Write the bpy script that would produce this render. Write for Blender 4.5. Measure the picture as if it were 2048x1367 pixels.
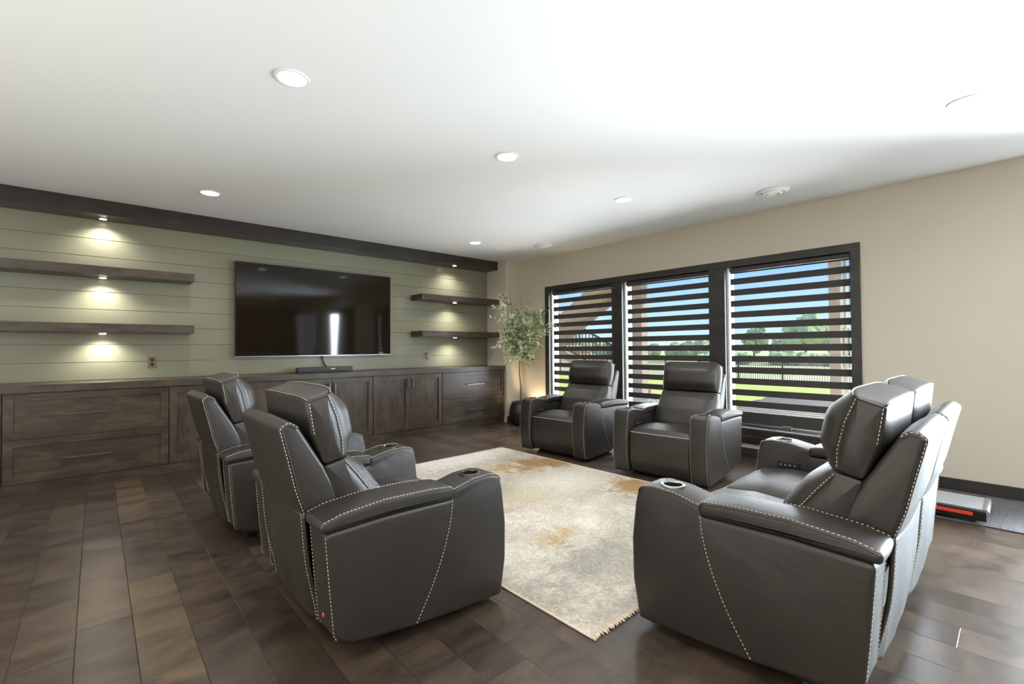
import bpy, bmesh, math, random
from mathutils import Vector, Matrix
D = bpy.data; SC = bpy.context.scene; COL = SC.collection
random.seed(7)
PI = math.pi
for o in list(D.objects): D.objects.remove(o)

# ------------------------------------------------------------------ camera
cam = D.cameras.new('camera'); co = D.objects.new('camera', cam); COL.objects.link(co); SC.camera = co
F_PX, YAW, PITCH, ROLL = 920.315, 0.835969, 0.0137458, -0.0077431
CAM = Vector((-5.48445, -6.34554, 1.24579))
fw = Vector((math.cos(YAW)*math.cos(PITCH), math.sin(YAW)*math.cos(PITCH), math.sin(PITCH)))
rt = Vector((math.sin(YAW), -math.cos(YAW), 0)); up = rt.cross(fw)
rt2 = rt*math.cos(ROLL)+up*math.sin(ROLL); up2 = up*math.cos(ROLL)-rt*math.sin(ROLL)
co.matrix_world = Matrix(((rt2.x, up2.x, -fw.x, CAM.x), (rt2.y, up2.y, -fw.y, CAM.y), (rt2.z, up2.z, -fw.z, CAM.z), (0, 0, 0, 1)))
cam.sensor_width = 36; cam.sensor_fit = 'HORIZONTAL'; cam.lens = F_PX/2048*36
cam.clip_start = 0.05; cam.clip_end = 500

# ------------------------------------------------------------------ view, world, sun, area lights
vs = SC.view_settings
vs.view_transform = 'Standard'; vs.look = 'None'; vs.gamma = 1; vs.use_curve_mapping = False
vs.exposure = 0.0
try:
    SC.cycles.max_bounces = 10; SC.cycles.diffuse_bounces = 6; SC.cycles.transparent_max_bounces = 16
    SC.cycles.sample_clamp_indirect = 6; SC.cycles.caustics_reflective = False; SC.cycles.caustics_refractive = False
except Exception: pass
w = D.worlds.new('sky'); SC.world = w; w.use_nodes = True
nt = w.node_tree; nt.nodes.clear()
n_out = nt.nodes.new('ShaderNodeOutputWorld'); n_bg = nt.nodes.new('ShaderNodeBackground')
n_tc = nt.nodes.new('ShaderNodeTexCoord'); n_sep = nt.nodes.new('ShaderNodeSeparateXYZ'); n_rp = nt.nodes.new('ShaderNodeValToRGB')
nt.links.new(n_tc.outputs['Generated'], n_sep.inputs[0]); nt.links.new(n_sep.outputs['Z'], n_rp.inputs[0])
nt.links.new(n_rp.outputs[0], n_bg.inputs[0]); nt.links.new(n_bg.outputs[0], n_out.inputs[0])
cr_ = n_rp.color_ramp
cr_.elements[0].position = 0.0; cr_.elements[0].color = (0.62, 0.76, 0.92, 1)
cr_.elements[1].position = 0.45; cr_.elements[1].color = (0.13, 0.36, 0.86, 1)
e = cr_.elements.new(0.03); e.color = (0.46, 0.70, 1.0, 1)
e = cr_.elements.new(0.16); e.color = (0.25, 0.50, 0.98, 1)
n_bg.inputs[1].default_value = 1.35

def lamp(name, kind, loc, energy, color=(1, 1, 1), rot=None, aim=None, **kw):
    l = D.lights.new(name, kind); l.energy = energy; l.color = color
    for k, v in kw.items(): setattr(l, k, v)
    o = D.objects.new(name, l); COL.objects.link(o); o.location = loc
    if rot: o.rotation_euler = rot
    if aim is not None: o.rotation_euler = (Vector(aim)-Vector(loc)).to_track_quat('-Z', 'Y').to_euler()
    return o
lamp('sun', 'SUN', (20, -20, 30), 6.0, (1, .96, .88), aim=(19.5, -19.6, 29.2), angle=0.01)
XL_ = -7.6; WARM = (1.0, .90, .78); NEUT = (1.0, .96, .91); DAY = (.80, .90, 1.0)
# daylight through the glazed doors and windows; the left fill is added
DOOR_E, WIN_E, UP_FILL_E, CAN_E, PUCK_E = 1050, 130, 86, 50, 27.0
lamp('daylight_patio_door', 'AREA', (.26, -7.52, 1.12), DOOR_E, DAY, aim=(-4, -5.9, .9), shape='RECTANGLE', size=1.6, size_y=2.1)
lamp('daylight_side_window', 'AREA', (-.10, -10.3, 1.5), 8, DAY, aim=(-4, -9.5, 1.2), shape='RECTANGLE', size=1.3, size_y=1.5)
lamp('added_left_fill', 'AREA', (XL_+.05, -4.2, 1.15), 75, (1, .95, .88), aim=(-5, -4.0, 3.6), shape='RECTANGLE', size=3.2, size_y=2.1)  # unseen fill lamp added at the solid left wall to lift ceiling and recliner backs
for y in (-1.8, -3.25, -4.65):
    lamp('daylight_window', 'AREA', (.215, y, 1.25), WIN_E, (.90, .95, 1), aim=(-3, y+.4, 1.7), shape='RECTANGLE', size=1.15, size_y=1.7)

# ------------------------------------------------------------------ materials
def mat(name, base=(.5, .5, .5), rough=.5, metal=0, spec=.5, emit=None, estr=0, coat=0):
    m = D.materials.new(name); m.use_nodes = True; b = m.node_tree.nodes['Principled BSDF']
    b.inputs['Base Color'].default_value = (*base, 1); b.inputs['Roughness'].default_value = rough
    b.inputs['Metallic'].default_value = metal; b.inputs['Specular IOR Level'].default_value = spec
    b.inputs['Coat Weight'].default_value = coat
    if emit: b.inputs['Emission Color'].default_value = (*emit, 1); b.inputs['Emission Strength'].default_value = estr
    return m
class NT:
    def __init__(s, m): s.m = m; s.t = m.node_tree; s.b = s.t.nodes.get('Principled BSDF')
    def n(s, typ, **kw):
        x = s.t.nodes.new(typ)
        for k, v in kw.items():
            if k.startswith('i_'):
                key = k[2:]; key = int(key) if key.isdigit() else key.replace('_', ' ')
                x.inputs[key].default_value = v
            else: setattr(x, k, v)
        return x
    def l(s, a, b): s.t.links.new(a, b)
    def co(s, kind='Object', scale=(1, 1, 1), rot=(0, 0, 0)):
        tc = s.n('ShaderNodeTexCoord'); mp = s.n('ShaderNodeMapping'); mp.inputs['Scale'].default_value = scale; mp.inputs['Rotation'].default_value = rot
        s.l(tc.outputs[kind], mp.inputs[0]); return mp.outputs[0]
    def noise(s, vec, scale, detail=4, rough=.5, dist=0):
        x = s.n('ShaderNodeTexNoise'); x.inputs['Scale'].default_value = scale; x.inputs['Detail'].default_value = detail
        x.inputs['Roughness'].default_value = rough; x.inputs['Distortion'].default_value = dist; s.l(vec, x.inputs['Vector']); return x.outputs['Fac']
    def ramp(s, fac, stops, interp='LINEAR'):
        x = s.n('ShaderNodeValToRGB'); r = x.color_ramp; r.interpolation = interp
        r.elements[0].position = stops[0][0]; r.elements[0].color = (*stops[0][1], 1)
        r.elements[1].position = stops[-1][0]; r.elements[1].color = (*stops[-1][1], 1)
        for p, c in stops[1:-1]: q = r.elements.new(p); q.color = (*c, 1)
        s.l(fac, x.inputs[0]); return x.outputs[0]
    def math(s, op, a, b=None, c=None):
        x = s.n('ShaderNodeMath', operation=op)
        for i, v in enumerate((a, b, c)):
            if v is None: continue
            if hasattr(v, 'links'): s.l(v, x.inputs[i])
            else: x.inputs[i].default_value = v
        return x.outputs[0]
    def mix(s, fac, a, b, blend='MIX'):
        x = s.n('ShaderNodeMix', data_type='RGBA', blend_type=blend)
        for i, v in ((0, fac), (6, a), (7, b)):
            if hasattr(v, 'links'): s.l(v, x.inputs[i])
            elif i == 0: x.inputs[0].default_value = v
            else: x.inputs[i].default_value = (*v, 1)
        return x.outputs[2]
    def bump(s, h, strength=.2, dist=.01, normal=None):
        x = s.n('ShaderNodeBump'); x.inputs['Strength'].default_value = strength; x.inputs['Distance'].default_value = dist
        s.l(h, x.inputs['Height'])
        if normal is not None: s.l(normal, x.inputs['Normal'])
        return x.outputs[0]
    def set(s, key, v): s.l(v, s.b.inputs[key])

def leather(name, base):
    m = mat(name, base, .40, spec=.6); t = NT(m); v = t.co()
    big = t.noise(v, 5, 3, .55, .6)
    t.set('Base Color', t.ramp(t.noise(v, 7, 4), [(.3, tuple(c*.88 for c in base)), (.7, tuple(c*1.12 for c in base))]))
    t.set('Roughness', t.math('MULTIPLY_ADD', t.noise(v, 60, 3), .16, .37))
    vo = t.n('ShaderNodeTexVoronoi', feature='DISTANCE_TO_EDGE'); vo.inputs['Scale'].default_value = 300; t.l(v, vo.inputs['Vector'])
    b1 = t.bump(big, .12, .03); b2 = t.bump(t.noise(v, 22, 3, .5, 1.2), .06, .012, b1)
    b3 = t.bump(vo.outputs['Distance'], .10, .0015, b2); t.set('Normal', b3); return m
M = {}
M['leather'] = leather('charcoal_leather', (.022, .018, .0145))
M['thread'] = mat('cream_thread', (.72, .66, .52), .7)
M['black'] = mat('black_plastic', (.012, .012, .013), .35)
M['blackmetal'] = mat('black_metal', (.02, .02, .02), .4, .6)
M['chrome'] = mat('brushed_steel', (.62, .62, .64), .28, 1)
M['bronze'] = mat('dark_bronze', (.17, .15, .13), .25, .9)
M['white'] = mat('white_trim', (.82, .82, .80), .5)
M['vinyl'] = mat('white_vinyl', (.86, .87, .88), .4)
M['red'] = mat('red_stripe', (.75, .06, .03), .35)
M['silver'] = mat('silver_deck', (.27, .275, .28), .5, 0)
M['lamp_on'] = mat('lit_diffuser', (1, 1, 1), .5, emit=(1, .96, .90), estr=9)
M['puck_on'] = mat('lit_puck', (1, 1, 1), .5, emit=(1, .93, .82), estr=25)
M['shade'] = mat('dark_shade_fabric', (.060, .055, .052), .8, spec=.2)
M['grey_fabric'] = mat('grey_cushion', (.42, .43, .46), .85)
M['device'] = mat('charcoal_device', (.045, .045, .047), .5)
M['brownplate'] = mat('brown_plate', (.16, .11, .085), .35)
M['pot'] = mat('black_glazed_pot', (.015, .013, .013), .22)
M['bark'] = mat('olive_bark', (.20, .16, .12), .8)
M['soil'] = mat('dark_soil', (.03, .022, .017), .95)
M['deckwood'] = mat('tan_timber', (.58, .40, .24), .7)
M['postwood'] = mat('brown_timber_post', (.55, .43, .35), .75)

def paint(name, base, rough=.55, bumps=.12, scale=90):
    m = mat(name, base, rough, spec=.3); t = NT(m); v = t.co(); t.set('Normal', t.bump(t.noise(v, scale, 4, .6), bumps, .004)); return m
M['beige'] = paint('beige_wall_paint', (.61, .555, .46))
def ceiling_mat():
    m = mat('white_ceiling_texture', (.84, .84, .815), .75, spec=.2); t = NT(m); v = t.co()
    a = t.noise(v, 30, 5, .6, .4); b = t.noise(v, 3.0, 2, .5, .3)
    t.set('Normal', t.bump(t.math('ADD', a, t.math('MULTIPLY', b, .6)), .08, .006)); return m
M['ceiling'] = ceiling_mat()
M['green'] = paint('sage_green_satin_paint', (.245, .240, .165), .27, .05, 60)
M['green'].node_tree.nodes['Principled BSDF'].inputs['Specular IOR Level'].default_value = .5

def wood(name, dark, mid, light, stretch=(1.2, 9, 9), rough=.31, sheen=.5):
    m = mat(name, mid, rough, spec=sheen); t = NT(m); v = t.co(scale=stretch)
    g = t.noise(v, 3.2, 5, .6, .5); blot = t.noise(t.co(scale=(1.6, 1.6, 4) if stretch[0] < 5 else (4, 4, 1.6)), 2.2, 5, .65, .5)
    c = t.ramp(blot, [(.30, dark), (.5, mid), (.72, light)])
    g2 = t.ramp(g, [(.3, (.72, .72, .72)), (.7, (1.15, 1.15, 1.15))])
    t.set('Base Color', t.mix(1.0, c, g2, 'MULTIPLY')); t.set('Roughness', t.math('MULTIPLY_ADD', g, .15, rough-.07))
    t.set('Normal', t.bump(g, .06, .003)); return m
DK, MD, LT = (.034, .025, .018), (.062, .045, .031), (.105, .074, .046)
M['wood'] = wood('stained_maple_horizontal', DK, MD, LT)
M['woodv'] = wood('stained_maple_vertical', DK, MD, LT, (9, 9, 1.2))
M['espresso'] = wood('espresso_stained_wood', (.020, .015, .013), (.030, .023, .019), (.045, .034, .028))
M['trimwood'] = wood('dark_window_trim', (.020, .017, .016), (.029, .025, .023), (.042, .036, .033), (3, 3, 3), .4)

def floor_mat():
    m = mat('stained_maple_planks', (.1, .07, .05), .3, spec=.42); t = NT(m)
    tc = t.n('ShaderNodeTexCoord'); sp = t.n('ShaderNodeSeparateXYZ'); t.l(tc.outputs['Object'], sp.inputs[0])
    X, Y = sp.outputs['X'], sp.outputs['Y']
    rx = t.math('DIVIDE', t.math('ADD', X, 5.739), .1927); row = t.math('FLOOR', rx)
    wn = t.n('ShaderNodeTexWhiteNoise', noise_dimensions='1D'); t.l(row, wn.inputs['W'])
    ly = t.math('ADD', t.math('DIVIDE', Y, 1.28), t.math('MULTIPLY', wn.outputs['Value'], 5.0)); col = t.math('FLOOR', ly)
    cb = t.n('ShaderNodeCombineXYZ'); t.l(row, cb.inputs[0]); t.l(col, cb.inputs[1])
    w2 = t.n('ShaderNodeTexWhiteNoise', noise_dimensions='3D'); t.l(cb.outputs[0], w2.inputs['Vector'])
    tone = t.ramp(w2.outputs['Value'], [(0, (.046, .033, .025)), (.4, (.060, .043, .032)), (.8, (.074, .053, .038)), (.95, (.092, .066, .045)), (1, (.125, .085, .052))])
    # offset noise per plank
    va = t.n('ShaderNodeVectorMath', operation='MULTIPLY_ADD'); t.l(cb.outputs[0], va.inputs[0]); va.inputs[1].default_value = (3.7, 5.1, 0); t.l(tc.outputs['Object'], va.inputs[2])
    mp = t.n('ShaderNodeMapping'); mp.inputs['Scale'].default_value = (2.2, 5.0, 1); t.l(va.outputs[0], mp.inputs[0])
    blot = t.noise(mp.outputs[0], 1.4, 4, .6, .8)
    mp2 = t.n('ShaderNodeMapping'); mp2.inputs['Scale'].default_value = (22, 2.0, 1); t.l(va.outputs[0], mp2.inputs[0])
    grain = t.noise(mp2.outputs[0], 3, 4, .6, .3)
    c = t.mix(1, tone, t.ramp(blot, [(.30, (.50, .48, .48)), (.5, (1, 1, 1)), (.72, (1.5, 1.42, 1.28))]), 'MULTIPLY')
    c = t.mix(1, c, t.ramp(grain, [(.3, (.90, .90, .90)), (.7, (1.08, 1.08, 1.08))]), 'MULTIPLY')
    fx = t.math('FRACT', rx); ex = t.math('MINIMUM', fx, t.math('SUBTRACT', 1, fx)); ex = t.math('MULTIPLY', ex, .1927)
    fy = t.math('FRACT', ly); ey = t.math('MINIMUM', fy, t.math('SUBTRACT', 1, fy)); ey = t.math('MULTIPLY', ey, 1.28)
    ed = t.math('MINIMUM', ex, ey); seam = t.math('SMOOTH_MIN', t.math('DIVIDE', ed, .0022), 1, .1)
    c = t.mix(seam, (.020, .015, .012), c)
    t.set('Base Color', c); t.set('Roughness', t.math('MULTIPLY_ADD', blot, .12, .25))
    t.set('Normal', t.bump(seam, .5, .0018, t.bump(t.noise(mp.outputs[0], 5, 2), .05, .004))); return m
M['floor'] = floor_mat()

def rug_mat():
    m = mat('cream_gold_rug', (.6, .55, .45), .95, spec=.1); t = NT(m)
    tc = t.n('ShaderNodeTexCoord'); v = tc.outputs['Object']
    n1 = t.noise(v, 1.6, 6, .65, .6); n2 = t.noise(v, 9, 5, .7, .8); n3 = t.noise(v, 60, 3, .7)
    c = t.ramp(n1, [(.30, (.36, .33, .28)), (.45, (.50, .455, .385)), (.60, (.60, .55, .47)), (.75, (.68, .64, .56))])
    c = t.mix(1, c, t.ramp(n2, [(.3, (.80, .80, .80)), (.52, (1, 1, 1)), (.75, (1.15, 1.14, 1.1))]), 'MULTIPLY')
    # world positions of the ochre, slate and ivory patches
    def patch(c, px, py, rx, ry, colr, amt):
        mp = t.n('ShaderNodeMapping'); mp.vector_type = 'POINT'
        mp.inputs['Location'].default_value = (-px/rx, -py/ry, 0); mp.inputs['Scale'].default_value = (1/rx, 1/ry, 0); t.l(v, mp.inputs[0])
        ln = t.n('ShaderNodeVectorMath', operation='LENGTH'); t.l(mp.outputs[0], ln.inputs[0])
        d = t.math('ADD', ln.outputs['Value'], t.math('MULTIPLY_ADD', n2, 2.6, -1.3)); d = t.math('ADD', d, t.math('MULTIPLY_ADD', n1, 2.4, -1.2))
        f = t.ramp(d, [(.35, (amt,)*3), (1.15, (0, 0, 0))]); return t.mix(f, c, colr)
    for p in [(-1.95, -2.85, .50, .30, (.36, .23, .10), .95), (-2.35, -2.75, .25, .2, (.46, .31, .15), .7), (-1.95, -3.97, .30, .24, (.36, .23, .10), .95),
              (-3.15, -4.28, .26, .14, (.47, .33, .16), .75), (-3.35, -4.3, .15, .1, (.45, .32, .16), .5), (-3.05, -3.25, .35, .2, (.22, .21, .20), .45),
              (-3.2, -3.7, .3, .15, (.22, .21, .20), .4), (-2.5, -2.1, .9, .35, (.78, .75, .70), .8), (-2.3, -3.5, .5, .35, (.70, .66, .58), .6), (-3.2, -4.8, .8, .35, (.33, .315, .28), .6),
              (-3.5, -2.6, .5, .4, (.68, .64, .57), .6), (-2.9, -3.6, .4, .3, (.52, .43, .28), .5)]:
        c = patch(c, *p)
    c = t.mix(1, c, t.ramp(n3, [(.3, (.72, .72, .72)), (.7, (1.2, 1.2, 1.2))]), 'MULTIPLY')
    t.set('Base Color', c); t.set('Normal', t.bump(t.math('ADD', n3, n2), .5, .012)); return m
M['rug'] = rug_mat()
M['fringe'] = mat('pink_cream_fringe', (.70, .58, .47), .95)
def grass_mat(name, a, b, sc=1.5):
    m = mat(name, a, .9, spec=.1); t = NT(m); v = t.co(); t.set('Base Color', t.ramp(t.noise(v, sc, 6, .7), [(.35, a), (.65, b)])); return m
M['grass'] = grass_mat('mown_lawn', (.40, .45, .09), (.50, .53, .13), 2)
M['field'] = grass_mat('dry_field_grass', (.46, .46, .22), (.58, .55, .30), .15)
M['tree'] = grass_mat('tree_leaves', (.20, .27, .10), (.36, .42, .20), .9)
M['tree_pale'] = grass_mat('pale_tree_leaves', (.34, .42, .17), (.55, .60, .30), .9)
M['concrete'] = grass_mat('patio_concrete', (.42, .40, .37), (.50, .48, .45), 3)
def wicker():
    m = mat('grey_wicker', (.10, .095, .09), .55); t = NT(m)
    wv = t.n('ShaderNodeTexWave', wave_type='BANDS', bands_direction='Z'); wv.inputs['Scale'].default_value = 12; wv.inputs['Distortion'].default_value = 1.5
    t.l(t.co(), wv.inputs['Vector']); ck = t.n('ShaderNodeTexVoronoi'); ck.inputs['Scale'].default_value = 45; t.l(t.co(scale=(1, 1, 2.5)), ck.inputs['Vector'])
    f = t.math('MULTIPLY', wv.outputs['Fac'], ck.outputs['Distance'])
    t.set('Base Color', t.ramp(f, [(.02, (.12, .12, .115)), (.16, (.85, .83, .79))])); t.set('Normal', t.bump(f, .7, .01)); return m
M['wicker'] = wicker()
def mat_mesh():
    m = mat('speckled_rubber_mat', (.03, .03, .032), .55); t = NT(m); v = t.co()
    t.set('Base Color', t.ramp(t.noise(v, 170, 2, .7), [(.45, (.03, .03, .032)), (.62, (.16, .16, .17))])); t.set('Normal', t.bump(t.noise(v, 120, 2), .8, .006)); return m
M['mat'] = mat_mesh()
def glass():
    m = D.materials.new('window_glass'); m.use_nodes = True; t = m.node_tree; t.nodes.clear()
    o = t.nodes.new('ShaderNodeOutputMaterial'); mx = t.nodes.new('ShaderNodeMixShader'); tr = t.nodes.new('ShaderNodeBsdfTransparent'); gl = t.nodes.new('ShaderNodeBsdfGlossy')
    gl.inputs['Roughness'].default_value = .01; fr = t.nodes.new('ShaderNodeFresnel'); fr.inputs[0].default_value = 1.3
    tr.inputs[0].default_value = (.97, .98, .98, 1)
    t.links.new(fr.outputs[0], mx.inputs[0]); t.links.new(tr.outputs[0], mx.inputs[1]); t.links.new(gl.outputs[0], mx.inputs[2]); t.links.new(mx.outputs[0], o.inputs[0]); return m
M['glass'] = glass()
def sheer():
    m = D.materials.new('sheer_voile'); m.use_nodes = True; t = m.node_tree; t.nodes.clear()
    o = t.nodes.new('ShaderNodeOutputMaterial'); mx = t.nodes.new('ShaderNodeMixShader'); tr = t.nodes.new('ShaderNodeBsdfTransparent'); df = t.nodes.new('ShaderNodeBsdfTranslucent')
    df.inputs[0].default_value = (.5, .5, .5, 1); mx.inputs[0].default_value = .008
    t.links.new(tr.outputs[0], mx.inputs[1]); t.links.new(df.outputs[0], mx.inputs[2]); t.links.new(mx.outputs[0], o.inputs[0]); return m
M['sheer'] = sheer()
def screen():
    return mat('glossy_black_screen', (.014, .0095, .006), .05, spec=.28)
M['screen'] = screen()
def leafmat():
    m = mat('olive_leaf', (.24, .29, .15), .45); t = NT(m); oi = t.noise(t.co(), 16, 2)
    t.set('Base Color', t.ramp(oi, [(.36, (.16, .22, .08)), (.5, (.40, .46, .25)), (.60, (.68, .71, .54))])); return m
M['leaf'] = leafmat()

# ------------------------------------------------------------------ mesh helpers
def link(name, verts, faces, m, parent=None, smooth=False, recalc=True, angle=None):
    me = D.meshes.new(name); me.from_pydata([tuple(v) for v in verts], [], faces)
    if recalc:
        bm = bmesh.new(); bm.from_mesh(me); bmesh.ops.recalc_face_normals(bm, faces=bm.faces); bm.to_mesh(me); bm.free()
    ms = m if isinstance(m, (list, tuple)) else [m]
    for k in ms: me.materials.append(M[k] if isinstance(k, str) else k)
    if smooth:
        me.shade_smooth()
        if angle: me.set_sharp_from_angle(angle=math.radians(angle))
    o = D.objects.new(name, me); COL.objects.link(o)
    if parent: o.parent = parent
    return o
class MB:
    def __init__(s): s.v = []; s.f = []
    def add(s, vs, fs):
        b = len(s.v); s.v += [tuple(v) for v in vs]; s.f += [tuple(i+b for i in f) for f in fs]; return s
    def box(s, x0, x1, y0, y1, z0, z1, c=0):
        if x0 > x1: x0, x1 = x1, x0
        if y0 > y1: y0, y1 = y1, y0
        if z0 > z1: z0, z1 = z1, z0
        c = min(c, (x1-x0)*.45, (y1-y0)*.45, (z1-z0)*.45)
        if c <= 0:
            vs = [(x, y, z) for x in (x0, x1) for y in (y0, y1) for z in (z0, z1)]
            return s.add(vs, [(0, 1, 3, 2), (4, 6, 7, 5), (0, 4, 5, 1), (2, 3, 7, 6), (0, 2, 6, 4), (1, 5, 7, 3)])
        bm = bmesh.new(); bmesh.ops.create_cube(bm, size=1)
        for v in bm.verts: v.co = Vector(((x0+x1)/2+v.co.x*(x1-x0), (y0+y1)/2+v.co.y*(y1-y0), (z0+z1)/2+v.co.z*(z1-z0)))
        bmesh.ops.bevel(bm, geom=bm.edges[:], offset=c, segments=2, affect='EDGES', profile=.6)
        bm.verts.index_update(); s.add([v.co[:] for v in bm.verts], [[v.index for v in f.verts] for f in bm.faces]); bm.free(); return s
    def tube(s, pts, r, n=8, closed=False, cap=True):
        pts = [Vector(p) for p in pts]; N = len(pts); b = len(s.v); rr = r if hasattr(r, '__len__') else [r]*N
        prev = None
        for i, p in enumerate(pts):
            a = pts[(i-1) % N] if (i > 0 or closed) else p; c = pts[(i+1) % N] if (i < N-1 or closed) else p
            d = (c-a).normalized() if (c-a).length > 1e-9 else Vector((0, 0, 1))
            if prev is None: u = d.orthogonal().normalized()
            else:
                u = prev-d*prev.dot(d); u = u.normalized() if u.length > 1e-6 else d.orthogonal().normalized()
            prev = u; wv = d.cross(u)
            for k in range(n):
                t = 2*PI*k/n; s.v.append(tuple(p+(u*math.cos(t)+wv*math.sin(t))*rr[i]))
        for i in range(N if closed else N-1):
            for k in range(n):
                a = b+i*n+k; c = b+i*n+(k+1) % n; j = ((i+1) % N)
                s.f.append((a, c, b+j*n+(k+1) % n, b+j*n+k))
        if cap and not closed:
            s.f.append(tuple(b+k for k in range(n))[::-1]); s.f.append(tuple(b+(N-1)*n+k for k in range(n)))
        return s
    def lathe(s, prof, cx=0, cy=0, n=32, close=True):
        b = len(s.v); N = len(prof)
        for (r, z) in prof:
            for k in range(n): t = 2*PI*k/n; s.v.append((cx+r*math.cos(t), cy+r*math.sin(t), z))
        for i in range(N-1):
            for k in range(n): s.f.append((b+i*n+k, b+i*n+(k+1) % n, b+(i+1)*n+(k+1) % n, b+(i+1)*n+k))
        if close:
            s.f.append(tuple(b+k for k in range(n))[::-1]); s.f.append(tuple(b+(N-1)*n+k for k in range(n)))
        return s
    def loft(s, rings, capbulge=None):
        b = len(s.v); n = len(rings[0])
        for r in rings: s.v += [tuple(p) for p in r]
        for i in range(len(rings)-1):
            for k in range(n): s.f.append((b+i*n+k, b+i*n+(k+1) % n, b+(i+1)*n+(k+1) % n, b+(i+1)*n+k))
        for ri, flip in ((0, 1), (len(rings)-1, 0)):
            base = b+ri*n; s.f.append(tuple(base+k for k in (range(n-1, -1, -1) if flip else range(n))))
        return s
    def build(s, name, m, parent=None, smooth=False, angle=None, recalc=True): return link(name, s.v, s.f, m, parent, smooth, recalc, angle)
def empty(name, loc=(0, 0, 0), rz=0):
    o = D.objects.new(name, None); COL.objects.link(o); o.location = loc; o.rotation_euler = (0, 0, rz); o.empty_display_size = .1; return o
def tag(o, label=None, cat=None, group=None, kind=None):
    if label: o['label'] = label
    if cat: o['category'] = cat
    if group: o['group'] = group
    if kind: o['kind'] = kind
    return o
def struct(o): o['kind'] = 'structure'; return o
def copy_tree(o, parent=None):
    c = o.copy(); COL.objects.link(c)
    if parent is not None: c.parent = parent
    for ch in list(o.children): copy_tree(ch, c)
    return c

def roundpoly(pts, seg=5):
    """pts: (a, b, radius) closed polygon -> sampled outline with the corners filleted; straight runs get midpoints"""
    out = []; N = len(pts)
    for i in range(N):
        p0 = Vector(pts[i-1][:2]); p = Vector(pts[i][:2]); p1 = Vector(pts[(i+1) % N][:2]); r = pts[i][2]
        d0 = (p0-p); d1 = (p1-p); l0, l1 = d0.length, d1.length; d0.normalize(); d1.normalize()
        ang = math.acos(max(-1, min(1, d0.dot(d1)))); k = min(r/max(1e-6, math.tan(ang/2)), l0*.48, l1*.48)
        a = p+d0*k; c = p+d1*k
        for j in range(seg+1):
            t = j/seg; out.append((a*(1-t)**2+p*2*t*(1-t)+c*t*t))
        nxt = pts[(i+1) % N]
        q0 = Vector(nxt[:2]); q1 = Vector(pts[(i+2) % N][:2]); e0 = (p-q0).normalized(); e1 = (q1-q0).normalized()
        an2 = math.acos(max(-1, min(1, e0.dot(e1)))); k2 = min(nxt[2]/max(1e-6, math.tan(an2/2)), (p-q0).length*.48, (q1-q0).length*.48)
        b_ = q0+e0*k2
        for j in (1, 2, 3): out.append(c.lerp(b_, j/4))
    return out
def inset(poly, d):
    N = len(poly); A = sum(poly[i-1].x*poly[i].y-poly[i].x*poly[i-1].y for i in range(N)); sg = 1 if A > 0 else -1
    out = []
    for i in range(N):
        t = (poly[(i+1) % N]-poly[i-1])
        if t.length < 1e-9: out.append(poly[i].copy()); continue
        t.normalize(); out.append(poly[i]+Vector((-t.y, t.x))*d*sg)
    return out
# chair frame: b = distance behind the arm fronts, lateral = +left of the sitter.  local x = OFF - b
OFF = .43
def L3(b, lat, z): return (OFF-b, lat, z)
def flat_caps(o):
    for f_ in o.data.polygons:
        if len(f_.vertices) > 20: f_.use_smooth = False
    return o
def slab(poly, y0, y1, r, bulge=0.0, k=4, midbulge=0.0, mid=0):
    """rounded slab: outline poly in (b,z) swept from lateral y0 to y1"""
    rings = []; sg = 1 if y1 > y0 else -1
    def ring(ins, y): return [L3(p.x, y, p.y) for p in inset(poly, ins)]
    c = Vector((sum(p.x for p in poly)/len(poly), sum(p.y for p in poly)/len(poly)))
    def shr(f, y, ins): return [L3(c.x+(p.x-c.x)*f, y, c.y+(p.y-c.y)*f) for p in inset(poly, ins)]
    if bulge: rings += [shr(.25, y0-sg*bulge, r), shr(.55, y0-sg*bulge*.85, r), shr(.82, y0-sg*bulge*.45, r)]
    for j in range(k+1):
        t = j/k*PI/2; rings.append(ring(r*(1-math.sin(t)), y0+sg*r*(1-math.cos(t))))
    for j in range(1, mid+1):
        t = j/(mid+1); rings.append(ring(-midbulge*math.sin(PI*t), y0+sg*r+(y1-y0-2*sg*r)*t))
    for j in range(k, -1, -1):
        t = j/k*PI/2; rings.append(ring(r*(1-math.sin(t)), y1-sg*r*(1-math.cos(t))))
    if bulge: rings += [shr(.82, y1+sg*bulge*.45, r), shr(.55, y1+sg*bulge*.85, r), shr(.25, y1+sg*bulge, r)]
    return MB().loft(rings)
def sub_path(poly, a, b):
    """points of the outline between the ones nearest a and b, walking forward"""
    ia = min(range(len(poly)), key=lambda i: (poly[i]-Vector(a)).length); ib = min(range(len(poly)), key=lambda i: (poly[i]-Vector(b)).length)
    out = []; i = ia
    while True:
        out.append(poly[i])
        if i == ib: break
        i = (i+1) % len(poly)
    return out
def edge_line(poly, a, b, y, side, r, th=45, lift=.0020):
    """path on the rounded edge of a slab (th = 0 on the side face, 90 on the outline): side=+1 if the slab lies on the -lateral side of y"""
    th = math.radians(th); ins = inset(poly, r*(1-math.sin(th))-lift*math.sin(th)); off = r*(1-math.cos(th))-lift*math.cos(th)
    base = inset(poly, r*(1-math.sin(th)))
    idx = sub_path(poly, a, b); ids = [min(range(len(poly)), key=lambda i: (poly[i]-q).length) for q in idx]
    return [Vector(L3(ins[i].x, y-side*off, ins[i].y)) for i in ids]
def weld(o, mb):
    """add the seam welts to a part's own mesh"""
    me = o.data; bm = bmesh.new(); bm.from_mesh(me); vs = [bm.verts.new(v) for v in mb.v]
    for f in mb.f:
        try: bm.faces.new([vs[i] for i in f]).smooth = True
        except ValueError: pass
    bm.to_mesh(me); bm.free()
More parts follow.
